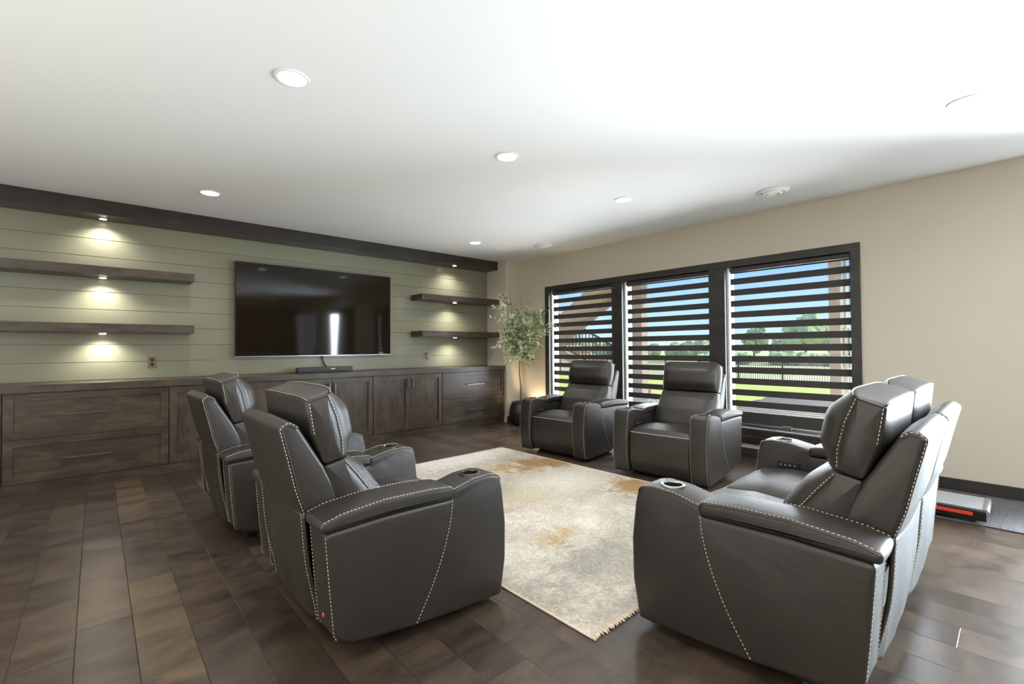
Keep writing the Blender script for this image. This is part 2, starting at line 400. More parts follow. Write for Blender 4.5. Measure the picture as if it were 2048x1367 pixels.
def stitches(mb, path, dash=.0090, gap=.006, r=.0014):
    seg = []; tot = 0
    for a, b in zip(path[:-1], path[1:]): l = (b-a).length; seg.append((tot, l, a, b)); tot += l
    def at(s):
        for (t0, l, a, b) in seg:
            if s <= t0+l and l > 1e-9: return a.lerp(b, max(0, (s-t0)/l))
        return path[-1]
    s = 0
    while s+dash < tot:
        a, m_, b = at(s), at(s+dash/2), at(s+dash); mb.tube([a, m_, b], [r*.7, r, r*.7], 5); s += dash+gap
    return mb
def piping(mb, path, r=.0028): return mb.tube(path, r, 6)

# ------------------------------------------------------------------ recliners
ARM = roundpoly([(0, .03, .024), (-.030, .20, .12), (-.033, .38, .12), (-.014, .54, .1), (.004, .622, .032), (.07, .635, .06), (.17, .630, .1), (.288, .602, .024), (.296, .563, .004),
                 (.60, .568, .05), (.858, .557, .024), (.842, .35, .1), (.824, .150, .05), (.766, .112, .06), (.49, .067, .1), (.27, .046, .1)])
PAD = roundpoly([(.284, .560, .022), (.284, .620, .026), (.42, .632, .1), (.62, .636, .1), (.80, .619, .08), (.878, .597, .022), (.874, .556, .022), (.60, .568, .05)])
SHELL = roundpoly([(.892, .940, .026), (.930, .968, .03), (.968, .938, .022), (.935, .80, .2), (.908, .68, .2), (.868, .56, .05), (.80, .47, .05), (.64, .46, .03), (.71, .60, .08), (.79, .765, .1)])
HEAD_S = [(.858, 1.035, .015), (.773, 1.066, .015), (.735, .97, .10), (.712, .87, .10), (.708, .787, .015), (.79, .768, .02), (.838, .905, .06)]
HEAD_C = [(.872, 1.052, .024), (.752, 1.090, .024), (.655, 1.01, .10), (.628, .885, .10), (.668, .797, .030), (.79, .770, .02), (.858, .905, .06)]
LUM_S = [(.79, .765, .015), (.704, .783, .015), (.645, .71, .10), (.565, .60, .10), (.505, .46, .03), (.66, .44, .03), (.75, .62, .05)]
LUM_C = [(.79, .766, .012), (.668, .788, .030), (.585, .730, .08), (.505, .62, .10), (.445, .46, .03), (.66, .44, .03), (.75, .62, .05)]
SEAT_S = [(.012, .425, .008), (.05, .452, .03), (.22, .462, .10), (.45, .448, .10), (.64, .43, .03), (.64, .33, .02), (.02, .33, .02)]
SEAT_C = [(.006, .425, .008), (.045, .470, .04), (.22, .500, .10), (.45, .480, .10), (.64, .45, .03), (.64, .33, .02), (.02, .33, .02)]
FOOT = roundpoly([(.006, .420, .014), (-.012, .30, .15), (-.008, .16, .15), (.035, .048, .014), (.080, .048, .014), (.06, .42, .014)])

def cushion(S, C, y0, y1, p=4.0, q=.6, r=.012, n=22, capb=.012):
    ps, pc = roundpoly(S), roundpoly(C); yc, h = (y0+y1)/2, (y1-y0)/2; rings = []
    c = Vector((sum(a.x for a in ps)/len(ps), sum(a.y for a in ps)/len(ps))); inr = inset(ps, r)
    for f, off in ((.3, 1), (.6, .8), (.85, .4)): rings.append([L3(c.x+(a.x-c.x)*f, y0-capb*off, c.y+(a.y-c.y)*f) for a in inr])
    for j in range(4): t = j/4*PI/2; ii = inset(ps, r*(1-math.sin(t))); rings.append([L3(a.x, y0+r*(1-math.cos(t)), a.y) for a in ii])
    for j in range(n+1):
        u = -1+2*j/n; u = math.sin(u*PI/2)*.985; f = (1-abs(u)**p)**q
        yy = yc+u*(h-r)/.985
        rings.append([L3(a.x*(1-f)+b.x*f, yy, a.y*(1-f)+b.y*f) for a, b in zip(ps, pc)])
    for j in range(3, -1, -1): t = j/4*PI/2; ii = inset(ps, r*(1-math.sin(t))); rings.append([L3(a.x, y1-r*(1-math.cos(t)), a.y) for a in ii])
    for f, off in ((.85, .4), (.6, .8), (.3, 1)): rings.append([L3(c.x+(a.x-c.x)*f, y1+capb*off, c.y+(a.y-c.y)*f) for a in inr])
    return MB().loft(rings), ps, pc
def across(S, C, idx, y0, y1, p=4.0, q=.6, r=.012, lift=.002, n=30):
    """line across a cushion along its corner number idx"""
    yc, h = (y0+y1)/2, (y1-y0)/2; out = []
    ps, pc = roundpoly(S), roundpoly(C); k = idx*9+3; ns = inset(ps, -lift); nc = inset(pc, -lift)
    for j in range(n+1):
        u = -1+2*j/n; f = (1-abs(u*.985)**p)**q; out.append(Vector(L3(ns[k].x*(1-f)+nc[k].x*f, yc+u*(h-r*.4), ns[k].y*(1-f)+nc[k].y*f)))
    return out

ARMW = .185
def make_recliner(name, seats, W, label, cat):
    root = tag(empty(name), label, cat); h = W/2
    inner = W-2*ARMW; sw = inner/seats
    for side, sgn in (('left', 1), ('right', -1)):
        yo, yi = sgn*h, sgn*(h-ARMW); a0, a1 = (yi, yo) if sgn > 0 else (yo, yi); yc = (a0+a1)/2
        arm = slab(ARM, a0, a1, .018).build('armrest', 'leather', root, True, 50)
        # sink the cup well
        cx = OFF-.125
        cut = MB().lathe([(.0415, .545), (.0415, .80)], cx, yc, 32).build('cutter', 'black')
        md = arm.modifiers.new('cup', 'BOOLEAN'); md.operation = 'DIFFERENCE'; md.object = cut; md.solver = 'EXACT'
        bpy.context.view_layer.update(); dg = bpy.context.evaluated_depsgraph_get()
        nm = D.meshes.new_from_object(arm.evaluated_get(dg)); old = arm.data; arm.modifiers.clear(); arm.data = nm; nm.name = 'armrest'
        nm.shade_smooth()
        for f_ in nm.polygons:
            if f_.area > .004: f_.use_smooth = False
        nm.set_sharp_from_angle(angle=math.radians(50))
        D.meshes.remove(old); D.objects.remove(cut)
        tz = .6335
        MB().lathe([(.030, .554), (.0375, .556), (.0390, .562), (.0395, tz-.001), (.0408, tz-.002), (.0408, .550), (.030, .549)], cx, yc, 40, close=True).build('cup_well', 'black', arm, True, 40)
        MB().lathe([(.0400, tz-.003), (.0410, tz+.004), (.0465, tz+.0055), (.0515, tz+.003), (.052, tz-.004)], cx, yc, 40, close=False).build('cup_holder', 'chrome' if seats > 1 else 'bronze', arm, True, 40)['label'] = 'round metal cup holder'
        slab(PAD, a0-.004, a1+.004, .018, midbulge=.003, mid=3).build('arm_pad', 'leather', arm, True, 60)
        mb = MB(); wl = MB()
        for (ye, sd) in ((a1, 1), (a0, -1)):
            pth = edge_line(ARM, (.004, .60), (.285, .605), ye, sd, .018, 62); stitches(mb, pth); piping(wl, edge_line(ARM, (.0, .60), (.285, .600), ye, sd, .018, 35, .0005))
            pth = edge_line(ARM, (-.002, .05), (.002, .60), ye, sd, .018, 78); stitches(mb, pth)
            pth = edge_line(ARM, (.856, .545), (.815, .14), ye, sd, .018, 70); stitches(mb, pth)
            pth = edge_line(PAD, (.29, .60), (.872, .59), ye+sd*.004, sd, .018, 58, .0035); stitches(mb, pth); piping(wl, edge_line(PAD, (.29, .60), (.872, .59), ye+sd*.004, sd, .018, 30, .0005))
        # curved seam down the outer side
        dg_ = []
        for j in range(25):
            t = j/24; b = .292+.012*t+.183*t**1.75; z = .558-.49*t
            dg_.append(Vector(L3(b, yo+sgn*.0012, z)))
        stitches(mb, dg_); mb.build('stitching', 'thread', arm, True)
        weld(arm, wl)
        if sgn < 0:
            pz = MB().box(OFF-.235, OFF-.105, yi-.001, yi+.009, .470, .512, .003).build('control_panel', 'black', arm); pz['label'] = 'black power control strip with small buttons'
            bt = MB()
            for k in range(4): bt.lathe([(.0055, 0), (.0055, .003)], 0, 0, 10)
            q = 10*2
            for k in range(4):
                for i in range(20):
                    x, y, z = bt.v[k*20+i]; bt.v[k*20+i] = (OFF-.128-k*.026+x, yi+.009+z, .491+y)
            bt.build('button', 'silver', arm)
    for s_ in range(seats):
        c = -inner/2+sw*(s_+.5); a, b = c-sw/2+.004, c+sw/2-.004
        mb, ps, pc = cushion(SEAT_S, SEAT_C, a, b, 3.5, .7); seat = mb.build('seat_cushion', 'leather', root, True, 60)
        st = MB(); pp = across(SEAT_S, SEAT_C, 0, a, b, 3.5, .7, lift=.003); piping(st, pp, .0022); st.build('piping', 'thread', seat, True)
        slab(FOOT, a+.002, b-.002, .012, mid=3, midbulge=.004).build('footrest', 'leather', root, True, 50)
        a, b = c-sw/2+.014, c+sw/2-.014
        # outer back
        sh = slab(SHELL, a, b, .018, mid=3, midbulge=.006).build('backrest', 'leather', root, True, 50)
        st = MB(); wl = MB()
        for (ye, sd) in ((b, 1), (a, -1)):
            p_ = edge_line(SHELL, (.892, .940), (.80, .47), ye, sd, .018, 40, .0030); stitches(st, p_); piping(wl, edge_line(SHELL, (.892, .940), (.80, .47), ye, sd, .018, 15, .001), .0025)
        st.build('stitching', 'thread', sh, True); weld(sh, wl)
        # head cushion
        ha, hb = a-.002, b+.002
        mb, ps, pc = cushion(HEAD_S, HEAD_C, ha, hb, 5, .55, .012, 26); hd = mb.build('headrest', 'leather', root, True, 60)
        st = MB(); wl = MB()
        for idx in (0, 1): pl = across(HEAD_S, HEAD_C, idx, ha, hb, 5, .55, lift=.003); stitches(st, pl); piping(wl, [p+Vector((0, 0, -.0025)) for p in pl], .003)
        for (ye, sd) in ((hb, 1), (ha, -1)):
            pl = edge_line(ps, (.773, 1.060), (.709, .792), ye, sd, .012, 30, .0030); stitches(st, pl); piping(wl, edge_line(ps, (.773, 1.060), (.709, .792), ye, sd, .012, 8, .0005), .003)
            pl = edge_line(ps, (.838, .90), (.857, 1.030), ye, sd, .012, 30, .0030); stitches(st, pl)
            q = [Vector(L3(.860+(.772-.860)*j/6, ye+sd*.001, 1.030+(1.060-1.030)*j/6)) for j in range(7)]; piping(wl, q, .0025)
        st.build('stitching', 'thread', hd, True); weld(hd, wl)
        mb, ps, pc = cushion(LUM_S, LUM_C, ha, hb, 5, .55, .012, 26); lc = mb.build('lumbar_cushion', 'leather', root, True, 60)
        st = MB(); wl = MB()
        for (ye, sd) in ((hb, 1), (ha, -1)):
            pl = edge_line(ps, (.700, .782), (.51, .47), ye, sd, .012, 30, .0030); stitches(st, pl); piping(wl, edge_line(ps, (.700, .782), (.51, .47), ye, sd, .012, 8, .0005), .003)
        st.build('stitching', 'thread', lc, True); weld(lc, wl)
        # hanging rear flap
        N1, N2 = 24, 18; vs = []; fs = []
        for i in range(N1+1):
            v = i/N1
            for j in range(N2+1):
                u = -1+2*j/N2; z = .585-.455*v-.02*v*(1-abs(u)); bb = .872-.055*v+.016*math.sin(PI*v)*(1-u*u)+.006*v*math.sin(u*7+s_)*math.sin(v*3)+.012*v*(abs(u) > .8)*math.sin(v*5)
                vs.append(L3(bb, c+u*(b-a)/2*(1-.03*v), z))
        for i in range(N1):
            for j in range(N2): q = i*(N2+1)+j; fs.append((q, q+1, q+N2+2, q+N2+1))
        fl = link('rear_flap', vs, fs, 'leather', root, True); so = fl.modifiers.new('thick', 'SOLIDIFY'); so.thickness = .010; so.offset = 0
        st = MB()
        for u in (-.94, .94): stitches(st, [Vector(L3(.872-.055*v+.008+.016*math.sin(PI*v)*(1-u*u)+.006*v*math.sin(u*7+s_)*math.sin(v*3)+.012*v*(abs(u) > .8)*math.sin(v*5), c+u*(b-a)/2*(1-.03*v), .585-.455*v)) for v in [k/16 for k in range(17)]])
        st.build('stitching', 'thread', fl, True)
    fr = MB().box(OFF-.72, OFF-.12, -h+.20, h-.20, .012, .16, .006).box(OFF-.66, OFF-.16, -h+.12, -h+.18, .012, .060, .004).box(OFF-.66, OFF-.16, h-.18, h-.12, .012, .060, .004).build('base_frame', 'black', root)
    for sx in (.20, .62):
        for sy in (-1, 1): MB().lathe([(.022, 0), (.024, .004), (.020, .016)], OFF-sx, sy*(h-.15), 16).build('foot', 'black', fr)
    return root

# ------------------------------------------------------------------ room shell
CH = 2.74
XL, YB = -7.6, -12.0
struct(MB().box(XL, .0, YB, 0, -.1, 0).build('floor', 'floor'))
struct(MB().box(XL-.2, .2, YB-.2, .2, CH, CH+.1).build('ceiling', 'ceiling'))
# TV wall: shiplap boards with fine gaps (one wall), beige bump-out beside it
bw = MB(); bw.box(XL, -.3395, .012, .2, 0, CH)
z = 2.398; zs = []
while z > .75: zs.append(z); z -= .1803
edges = [2.60]+zs
for a_, b_ in zip(edges[:-1], edges[1:]): bw.box(XL, -.3395, 0, .02, b_+.0022, a_-.0022, .0015)
struct(bw.build('wall_back', 'green'))
struct(MB().box(-.3395, .0, -.5113, .2, 0, CH, .004).build('wall_pillar', 'beige'))
# window wall with the big opening and a patio door and side window further back
WY0, WY1, WZ0, WZ1 = -5.27, -1.15, .195, 2.205
DY0, DY1, DZ1 = -8.40, -6.62, 2.35
SY0, SY1, SZ0, SZ1 = -11.0, -9.55, .85, 2.25
rw = MB()
T = .2
rw.box(0, T, -.5113, WY1, 0, CH).box(0, T, WY1, WY0, 0, WZ0).box(0, T, WY1, WY0, WZ1, CH).box(0, T, WY0, DY1, 0, CH).box(0, T, DY1, DY0, DZ1, CH)
rw.box(0, T, DY0, SY1, 0, CH).box(0, T, SY1, SY0, 0, SZ0).box(0, T, SY1, SY0, SZ1, CH).box(0, T, SY0, YB, 0, CH)
struct(rw.build('wall_right', 'beige'))
struct(MB().box(XL-.2, XL, YB-.2, .2, 0, CH).build('wall_left', 'beige'))
struct(MB().box(XL, .2, YB-.2, YB, 0, CH).build('wall_front', 'beige'))
# baseboards
struct(MB().box(-.016, 0, WY0-1.35, -.5113-.016, 0, .101, .003).build('baseboard_right', 'trimwood'))
struct(MB().box(-.016, 0, SY1+.0, DY0-.1, 0, .101, .003).build('baseboard_right', 'trimwood'))
struct(MB().box(-.3395, -.0, -.5113-.016, -.5113, 0, .101, .003).build('baseboard_back', 'trimwood'))

# window casing, mullions, frames, glass
win = struct(empty('window_1', (0, -3.2, 0)))
def child_world(o, p):
    o.parent = p; o.matrix_parent_inverse = Matrix.Translation(-Vector(p.location)); return o
OY0, OY1, OZ0, OZ1 = -5.314, -1.1104, .153, 2.247
IY0, IY1, IZ0, IZ1 = -5.234, -1.195, .234, 2.165
cas = MB()
cas.box(-.022, 0, OY0, OY1, IZ1, OZ1, .003).box(-.022, 0, OY0, OY1, OZ0, IZ0, .003).box(-.0215, 0, OY0, IY0, IZ0-.002, IZ1+.002, .003).box(-.0215, 0, IY1, OY1, IZ0-.002, IZ1+.002, .003)
cas.box(.03, .06, WY0, WY1, IZ0, .300)
cas.box(0, .045, WY0, IY0, WZ0, WZ1).box(0, .045, IY1, WY1, WZ0, WZ1).box(0, .09, WY0, WY1, IZ1, WZ1).box(0, .09, WY0, WY1, WZ0, IZ0)
child_world(cas.build('window_casing', 'trimwood'), win)
MUL = [(-2.600, -2.427), (-4.023, -3.832)]
for a_, b_ in MUL:
    child_world(MB().box(-.020, .045, a_, b_, IZ0, IZ1, .003).build('mullion', 'trimwood'), win)
BAYS = [(-2.427, IY1), (-3.832, -2.600), (IY0, -4.023)]
for a_, b_ in BAYS:
    f = MB()
    for (ya, yb) in ((a_, a_+.022), (b_-.022, b_)): f.box(.046, .19, ya, yb, IZ0, IZ1)
    f.box(.09, .19, a_, b_, IZ0, IZ0+.03).box(.09, .19, a_, b_, IZ1-.03, IZ1)
    fo = child_world(f.build('window_frame', 'vinyl'), win)
    child_world(MB().box(.118, .122, a_+.02, b_-.02, IZ0+.02, IZ1-.02).build('glass_pane', 'glass'), win)

# zebra shades, one per bay
GAPS = [2.065-.1282*k for k in range(13)]
def zebra(y0, y1, label):
    root = tag(empty('zebra_shade', (.04, (y0+y1)/2, 2.16)), label, 'window shade', 'zebra roller shades in the window')
    cy = (y0+y1)/2; hw = (y1-y0)/2
    def P(mb, name, m, par=root, lab=None, **k):
        o = mb.build(name, m, par, **k)
        if lab: o['label'] = lab
        return o
    Z = 2.16
    P(MB().box(-.035, .035, -hw-.0, hw+.0, -.052, -.002, .006), 'head_rail', 'trimwood')
    bd = MB(); tops = [2.115]+[g-.029 for g in GAPS]; bots = [g+.029 for g in GAPS]+[.372]
    for t_, b_ in zip(tops, bots): bd.box(-.0012, .0012, -hw, hw, b_-Z, t_-Z)
    P(bd, 'shade_fabric', 'shade', lab='dark opaque bands of the shade')
    P(MB().box(.005, .006, -hw, hw, .372-Z, 2.11-Z), 'sheer_panel', 'sheer', lab='see-through sheer bands of the shade')
    br = P(MB().box(-.016, .016, -hw, hw, .330-Z, .372-Z, .008), 'bottom_rail', 'chrome', lab='silver bottom rail')
    P(MB().box(-.026, -.012, -.045, .045, .340-Z, .385-Z, .004), 'pull_tab', 'chrome', br)
    P(MB().box(-.010, .010, -hw, hw, .300-Z, .318-Z, .004), 'lower_rail', 'chrome')
    return root
zebra(-2.423, IY1-.055, 'dark banded zebra shade in the left bay, beside the olive tree, stairs seen through it')
zebra(-3.828, -2.600-.055, 'dark banded zebra shade in the middle bay, between the two wide dark mullions')
zebra(IY0+.008, -4.023-.045, 'dark banded zebra shade in the right, widest bay, trees and lawn seen through it')

# patio door and side window behind the camera (they show in the television)
dr = struct(empty('door_1', (0, -7.5, 0)))
f = MB().box(-.02, .09, DY0, DY0+.09, 0, DZ1).box(-.02, .09, DY1-.09, DY1, 0, DZ1).box(-.02, .09, DY0, DY1, DZ1-.09, DZ1).box(-.01, .08, -7.56, -7.46, 0, DZ1).box(.0, .08, DY0, DY1, 0, .18)
child_world(f.build('door_frame', 'trimwood'), dr); child_world(MB().box(.04, .046, DY0, DY1, .1, DZ1-.05).build('door_glass', 'glass'), dr)
w2 = struct(empty('window_2', (0, -10.3, 0)))
f = MB().box(-.02, .06, SY0, SY0+.08, SZ0, SZ1).box(-.02, .06, SY1-.08, SY1, SZ0, SZ1).box(-.02, .06, SY0, SY1, SZ1-.08, SZ1).box(-.02, .06, SY0, SY1, SZ0, SZ0+.08)
child_world(f.build('window_frame', 'trimwood'), w2); child_world(MB().box(.10, .104, SY0, SY1, SZ0, SZ1).build('glass_pane', 'glass'), w2)
zb = MB()
for k in range(10): zb.box(.02, .022, SY0+.08, SY1-.08, SZ0+.1+k*.125, SZ0+.165+k*.125)
child_world(zb.build('window_shade', 'shade'), w2)

# soffit beam
tag(MB().box(XL, -.3405, -.2985, -.001, 2.594, CH-.001, .002).build('soffit_beam', 'espresso'), 'dark espresso wood beam running along the ceiling above the green shiplap wall', 'beam')

# ------------------------------------------------------------------ floating shelves
def shelf(x0, x1, z0, z1, label, grp):
    r = MB().box(x0, x1, -.3305, -.0005, z0, z1, .002).build('floating_shelf', 'wood'); tag(r, label, 'shelf', grp); return r
shelf(XL+.05, -4.6935, 1.9965, 2.0814, 'long brown floating shelf left of the television, the upper one', 'floating wall shelves')
shelf(XL+.05, -4.6935, 1.4329, 1.5214, 'long brown floating shelf left of the television, the lower one', 'floating wall shelves')
shelf(-1.8591, -.3405, 1.9965, 2.0814, 'short dark floating shelf right of the television, the upper one', 'floating wall shelves')
shelf(-1.8591, -.3405, 1.4329, 1.5214, 'short dark floating shelf right of the television, the lower one', 'floating wall shelves')
PUCKS = [(-5.438, 2.594, 'round puck light under the ceiling beam at left'), (-5.438, 1.9965, 'round puck light under the upper left shelf'), (-5.438, 1.4329, 'round puck light under the lower left shelf'),
         (-1.185, 2.594, 'round puck light under the ceiling beam at right'), (-1.185, 1.9965, 'round puck light under the upper right shelf'), (-1.185, 1.4329, 'round puck light under the lower right shelf')]
for x, z, lab in PUCKS:
    y = -.13 if x < -4 else -.215
    r = tag(empty('puck_light', (x, y, z)), lab, 'light', 'puck lights over the shiplap wall')
    MB().lathe([(.036, -.0005), (.036, -.008), (.030, -.010), (.030, -.0005)], 0, 0, 24).build('ring', 'chrome', r, True, 40)
    MB().lathe([(.028, -.001), (.028, -.0115), (.010, -.0125)], 0, 0, 24).build('lens', 'puck_on', r, True, 40)
    lamp('puck_lamp', 'SPOT', (x, y, z-.022), PUCK_E, (1, .96, .89), rot=(0, 0, 0), spot_size=2.5, spot_blend=.8, shadow_soft_size=.025)

# ------------------------------------------------------------------ base cabinets
FY = -.462; CY = -.440
cabs_x = [-7.55, -6.086, -4.927, -3.820, -2.706, -1.596, -.348]
def front_panel(x0, x1, z0, z1, name, m, par, cx, rail=.062):
    """shaker front: frame and recessed field in one mesh, local to the cabinet"""
    mb = MB(); a, b = x0-cx, x1-cx; y0, y1 = FY, CY
    mb.box(a, a+rail, y0, y1, z0, z1, .0015).box(b-rail, b, y0, y1, z0, z1, .0015).box(a+rail, b-rail, y0, y1, z1-rail, z1, .0015).box(a+rail, b-rail, y0, y1, z0, z0+rail, .0015)
    mb.box(a+rail-.002, b-rail+.002, y0+.017, y1, z0+rail-.002, z1-rail+.002)
    return mb.build(name, m, par)
def bar_handle(par, pa, pb):
    d = Vector(pb)-Vector(pa); mb = MB(); y = FY-.036; w_ = .007
    if abs(d.x) > abs(d.z):
        mb.box(pa[0], pb[0], y-w_, y+w_, pa[2]-w_, pa[2]+w_, .002)
        for x in (pa[0]+.012, pb[0]-.012): mb.box(x-.006, x+.006, y, FY, pa[2]-.006, pa[2]+.006)
    else:
        mb.box(pa[0]-w_, pa[0]+w_, y-w_, y+w_, pa[2], pb[2], .002)
        for z in (pa[2]+.010, pb[2]-.010): mb.box(pa[0]-.006, pa[0]+.006, y, FY, z-.006, z+.006)
    mb.build('handle', 'bronze', par)['label'] = 'dark bronze bar handle'
kinds = ['doors', 'drawers', 'doors', 'doors', 'doors', 'drawers']
labs = ['stained wood door cabinet at the far left end under the countertop',
        'wide two-drawer cabinet at the left below the long shelves', 'two-door cabinet just right of the left wide drawers, half hidden by the recliners',
        'two-door cabinet below the television and soundbar', 'two-door cabinet just right of the one below the soundbar', 'two-drawer cabinet at the right end near the olive tree']
for k in range(6):
    x0, x1 = cabs_x[k], cabs_x[k+1]; cx = (x0+x1)/2
    r = tag(empty('base_cabinet', (cx, 0, 0)), labs[k], 'cabinet', 'built-in base cabinets')
    g = .005
    MB().box(x0-cx+.0005, x1-cx-.0005, CY, -.001, .0, .8845).build('cabinet_body', 'woodv', r)
    MB().box(x0-cx+.0005, x1-cx-.0005, CY-.006, CY, .0, .088, .001).build('toe_kick', 'wood', r)
    if kinds[k] == 'drawers':
        for z0, z1, hz in ((.480, .878, .680), (.096, .474, .281)):
            d = front_panel(x0+g, x1-g, z0, z1, 'drawer', 'wood', r, cx)
            hx = -5.539-cx if k == 1 else -.981-cx; bar_handle(d, (hx-.168, 0, hz), (hx+.168, 0, hz))
    else:
        for s in (0, 1):
            a, b = (x0+g, cx-g/2) if s == 0 else (cx+g/2, x1-g)
            d = front_panel(a, b, .096, .878, 'door', 'woodv', r, cx)
            hx = (-.034 if s == 0 else .034); bar_handle(d, (hx, 0, .690), (hx, 0, .822))
tag(MB().box(cabs_x[0], -.3415, -.4855, -.001, .8850, .9531, .003).build('countertop', 'wood'), 'long dark stained wood countertop running over all the base cabinets', 'countertop')

# ------------------------------------------------------------------ television, soundbar, cable, plates
tv = tag(empty('television', (-3.2585, -.075, 1.1686)), 'large flat television mounted on the green shiplap wall between the shelves', 'television')
tv.rotation_euler = (math.radians(.6), 0, 0)
hw = 1.0025
MB().box(-hw, hw, -.012, .028, 0, 1.1423, .003).build('casing', 'blackmetal', tv)
MB().box(-hw+.008, hw-.008, -.0150, -.0118, .010, 1.1423-.008).build('screen', 'screen', tv)
MB().box(-hw, hw, -.0165, -.012, 0, .006).build('bezel_strip', 'chrome', tv)
MB().box(-.35, .35, .028, .068, .25, .85).build('wall_mount', 'blackmetal', tv)
sb = tag(empty('soundbar', (-3.25, -.20, .9532)), 'low charcoal soundbar on the countertop below the television', 'speaker')
MB().box(-.352, .352, -.055, .055, .0, .068, .010).build('speaker_body', 'device', sb, True, 40)
tm = MB().box(.055, .115, -.0562, -.0545, .038, .050, .0006).build('badge', 'white', sb); tm['label'] = 'small white badge'
cb = MB(); cb.tube([(-3.235, -.025, 1.160), (-3.230, -.03, 1.12), (-3.205, -.035, 1.05), (-3.19, -.12, .99), (-3.19, -.135, .985)], .006, 6); cb.tube([(-3.222, -.025, 1.160), (-3.214, -.03, 1.12), (-3.190, -.035, 1.05), (-3.178, -.12, .99), (-3.178, -.135, .985)], .005, 6)
tag(cb.build('cable', 'black', None, True), 'black cables hanging from the television down to the soundbar', 'cable')
op = tag(empty('outlet_plate', (-5.033, 0, 1.127)), 'brown outlet plate on the green wall above the left countertop', 'outlet')
MB().box(-.038, .038, -.006, .0, -.06, .06, .002).build('plate', 'brownplate', op)
for z in (-.024, .024): MB().box(-.014, .014, -.009, -.005, z-.016, z+.016, .002).build('socket', 'black', op)
dv = tag(empty('switch_plate', (-1.595, 0, 1.132)), 'dark metal outlet plate on the green wall right of the television', 'outlet')
MB().box(-.038, .038, -.006, .0, -.06, .06, .002).build('plate', 'bronze', dv)
for z in (-.026, .026): MB().box(-.016, .016, -.010, -.005, z-.018, z+.018, .002).build('socket', 'device', dv)

# ------------------------------------------------------------------ ceiling lights and vents
LIGHTS = [(-4.69, -3.68, 'round recessed ceiling light nearest the camera, upper left of the photo'), (-3.11, -3.68, 'round recessed ceiling light in the middle of the ceiling'),
          (-1.53, -3.67, 'round recessed ceiling light over the two recliners at the window'), (-1.52, -1.20, 'small recessed ceiling light near the right end of the wood beam'),
          (-4.69, -1.21, 'recessed ceiling light left of the television near the beam'), (-1.52, -6.14, 'recessed ceiling light at the far right of the photo above the loveseat'),
          (-3.11, -6.14, None), (-4.69, -6.14, None), (-6.27, -1.21, None), (-6.27, -3.68, None), (-6.27, -6.14, None), (-4.69, -8.6, None), (-3.11, -8.6, None), (-1.52, -8.6, None), (-3.11, -11, None), (-1.0, -11, None)]
for x, y, lab in LIGHTS:
    r = tag(empty('recessed_light', (x, y, CH)), lab or 'recessed ceiling light behind the camera', 'ceiling light', 'recessed ceiling lights')
    MB().lathe([(.072, -.0005), (.074, -.006), (.086, -.006), (.088, -.0005)], 0, 0, 40, close=False).build('trim_ring', 'white', r, True, 40)
    MB().lathe([(.073, -.001), (.071, -.004), (.03, -.0055)], 0, 0, 40).build('diffuser', 'lamp_on', r, True, 60)['label'] = 'glowing white diffuser'
    lamp('recessed_lamp', 'SPOT', (x, y, CH-.02), CAN_E, NEUT, rot=(0, 0, 0), spot_size=2.7, spot_blend=.9, shadow_soft_size=.07)
for x, y, lab in ((-.65, -4.76, 'white round ceiling vent above the right window bay'), (-.64, -1.69, 'white round ceiling vent near the olive tree')):
    r = tag(empty('ceiling_vent', (x, y, CH)), lab, 'vent', 'round ceiling vents')
    MB().lathe([(.145, -.0005), (.140, -.010), (.105, -.022), (.100, -.018), (.125, -.004)], 0, 0, 48, close=False).build('outer_ring', 'white', r, True, 50)
    MB().lathe([(.092, -.012), (.088, -.026), (.060, -.034), (.058, -.029), (.080, -.010)], 0, 0, 48, close=False).build('inner_ring', 'white', r, True, 50)
    MB().lathe([(.046, -.018), (.044, -.032), (.02, -.036)], 0, 0, 32).build('center_disc', 'white', r, True, 50)
# added uplighters out of view behind the camera, invented to brighten the ceiling
for x, y, lab_ in ((-6.9, -7.9, 'added black torchiere for ceiling fill at the left behind the camera'), (-3.6, -9.6, 'added black torchiere for ceiling fill in the middle of the room behind the camera')):
    r = tag(empty('added_torchiere', (x, y, 0)), lab_, 'added fill lamp', 'added ceiling fill uplighters')
    MB().lathe([(.14, 0), (.14, .02), (.02, .035)], 0, 0, 32).build('base', 'blackmetal', r, True, 40)
    MB().lathe([(.012, .02), (.012, 1.02 if y > -7 else 1.52)], 0, 0, 12).build('pole', 'blackmetal', r)
    t_ = 1.02 if y > -7 else 1.52
    MB().lathe([(.02, t_), (.12, t_+.07), (.16, t_+.12), (.15, t_+.12), (.11, t_+.08)], 0, 0, 32, close=False).build('lamp_shade', 'blackmetal', r, True, 60)
    lamp('added_ceiling_fill', 'AREA', (x, y, t_+.13), UP_FILL_E, (1, .985, .96), aim=(x, y, 5), shape='DISK', size=.30)

# ------------------------------------------------------------------ rug
rg = tag(empty('area_rug', (0, 0, 0)), 'large cream, grey and gold distressed area rug between the seats', 'rug')
RX0, RX1, RY0, RY1 = -3.905, -1.715, -5.10, -1.97
N1, N2 = 60, 90; vs = []; fs = []
for i in range(N1+1):
    for j in range(N2+1):
        x = RX0+(RX1-RX0)*i/N1; y = RY0+(RY1-RY0)*j/N2
        e_ = (i in (0, N1)) or (j in (0, N2)); wob = .004*math.sin(y*9)+.003*math.sin(x*11) if e_ else 0
        vs.append((x+(wob if i in (0, N1) else 0), y+(wob if j in (0, N2) else 0), .0065 if e_ else .012))
for i in range(N1):
    for j in range(N2): q = i*(N2+1)+j; fs.append((q, q+N2+1, q+N2+2, q+1))
link('pile', vs, fs, 'rug', rg, True)
MB().box(RX0-.003, RX1+.003, RY0, RY1, .0005, .006).build('backing', 'fringe', rg)
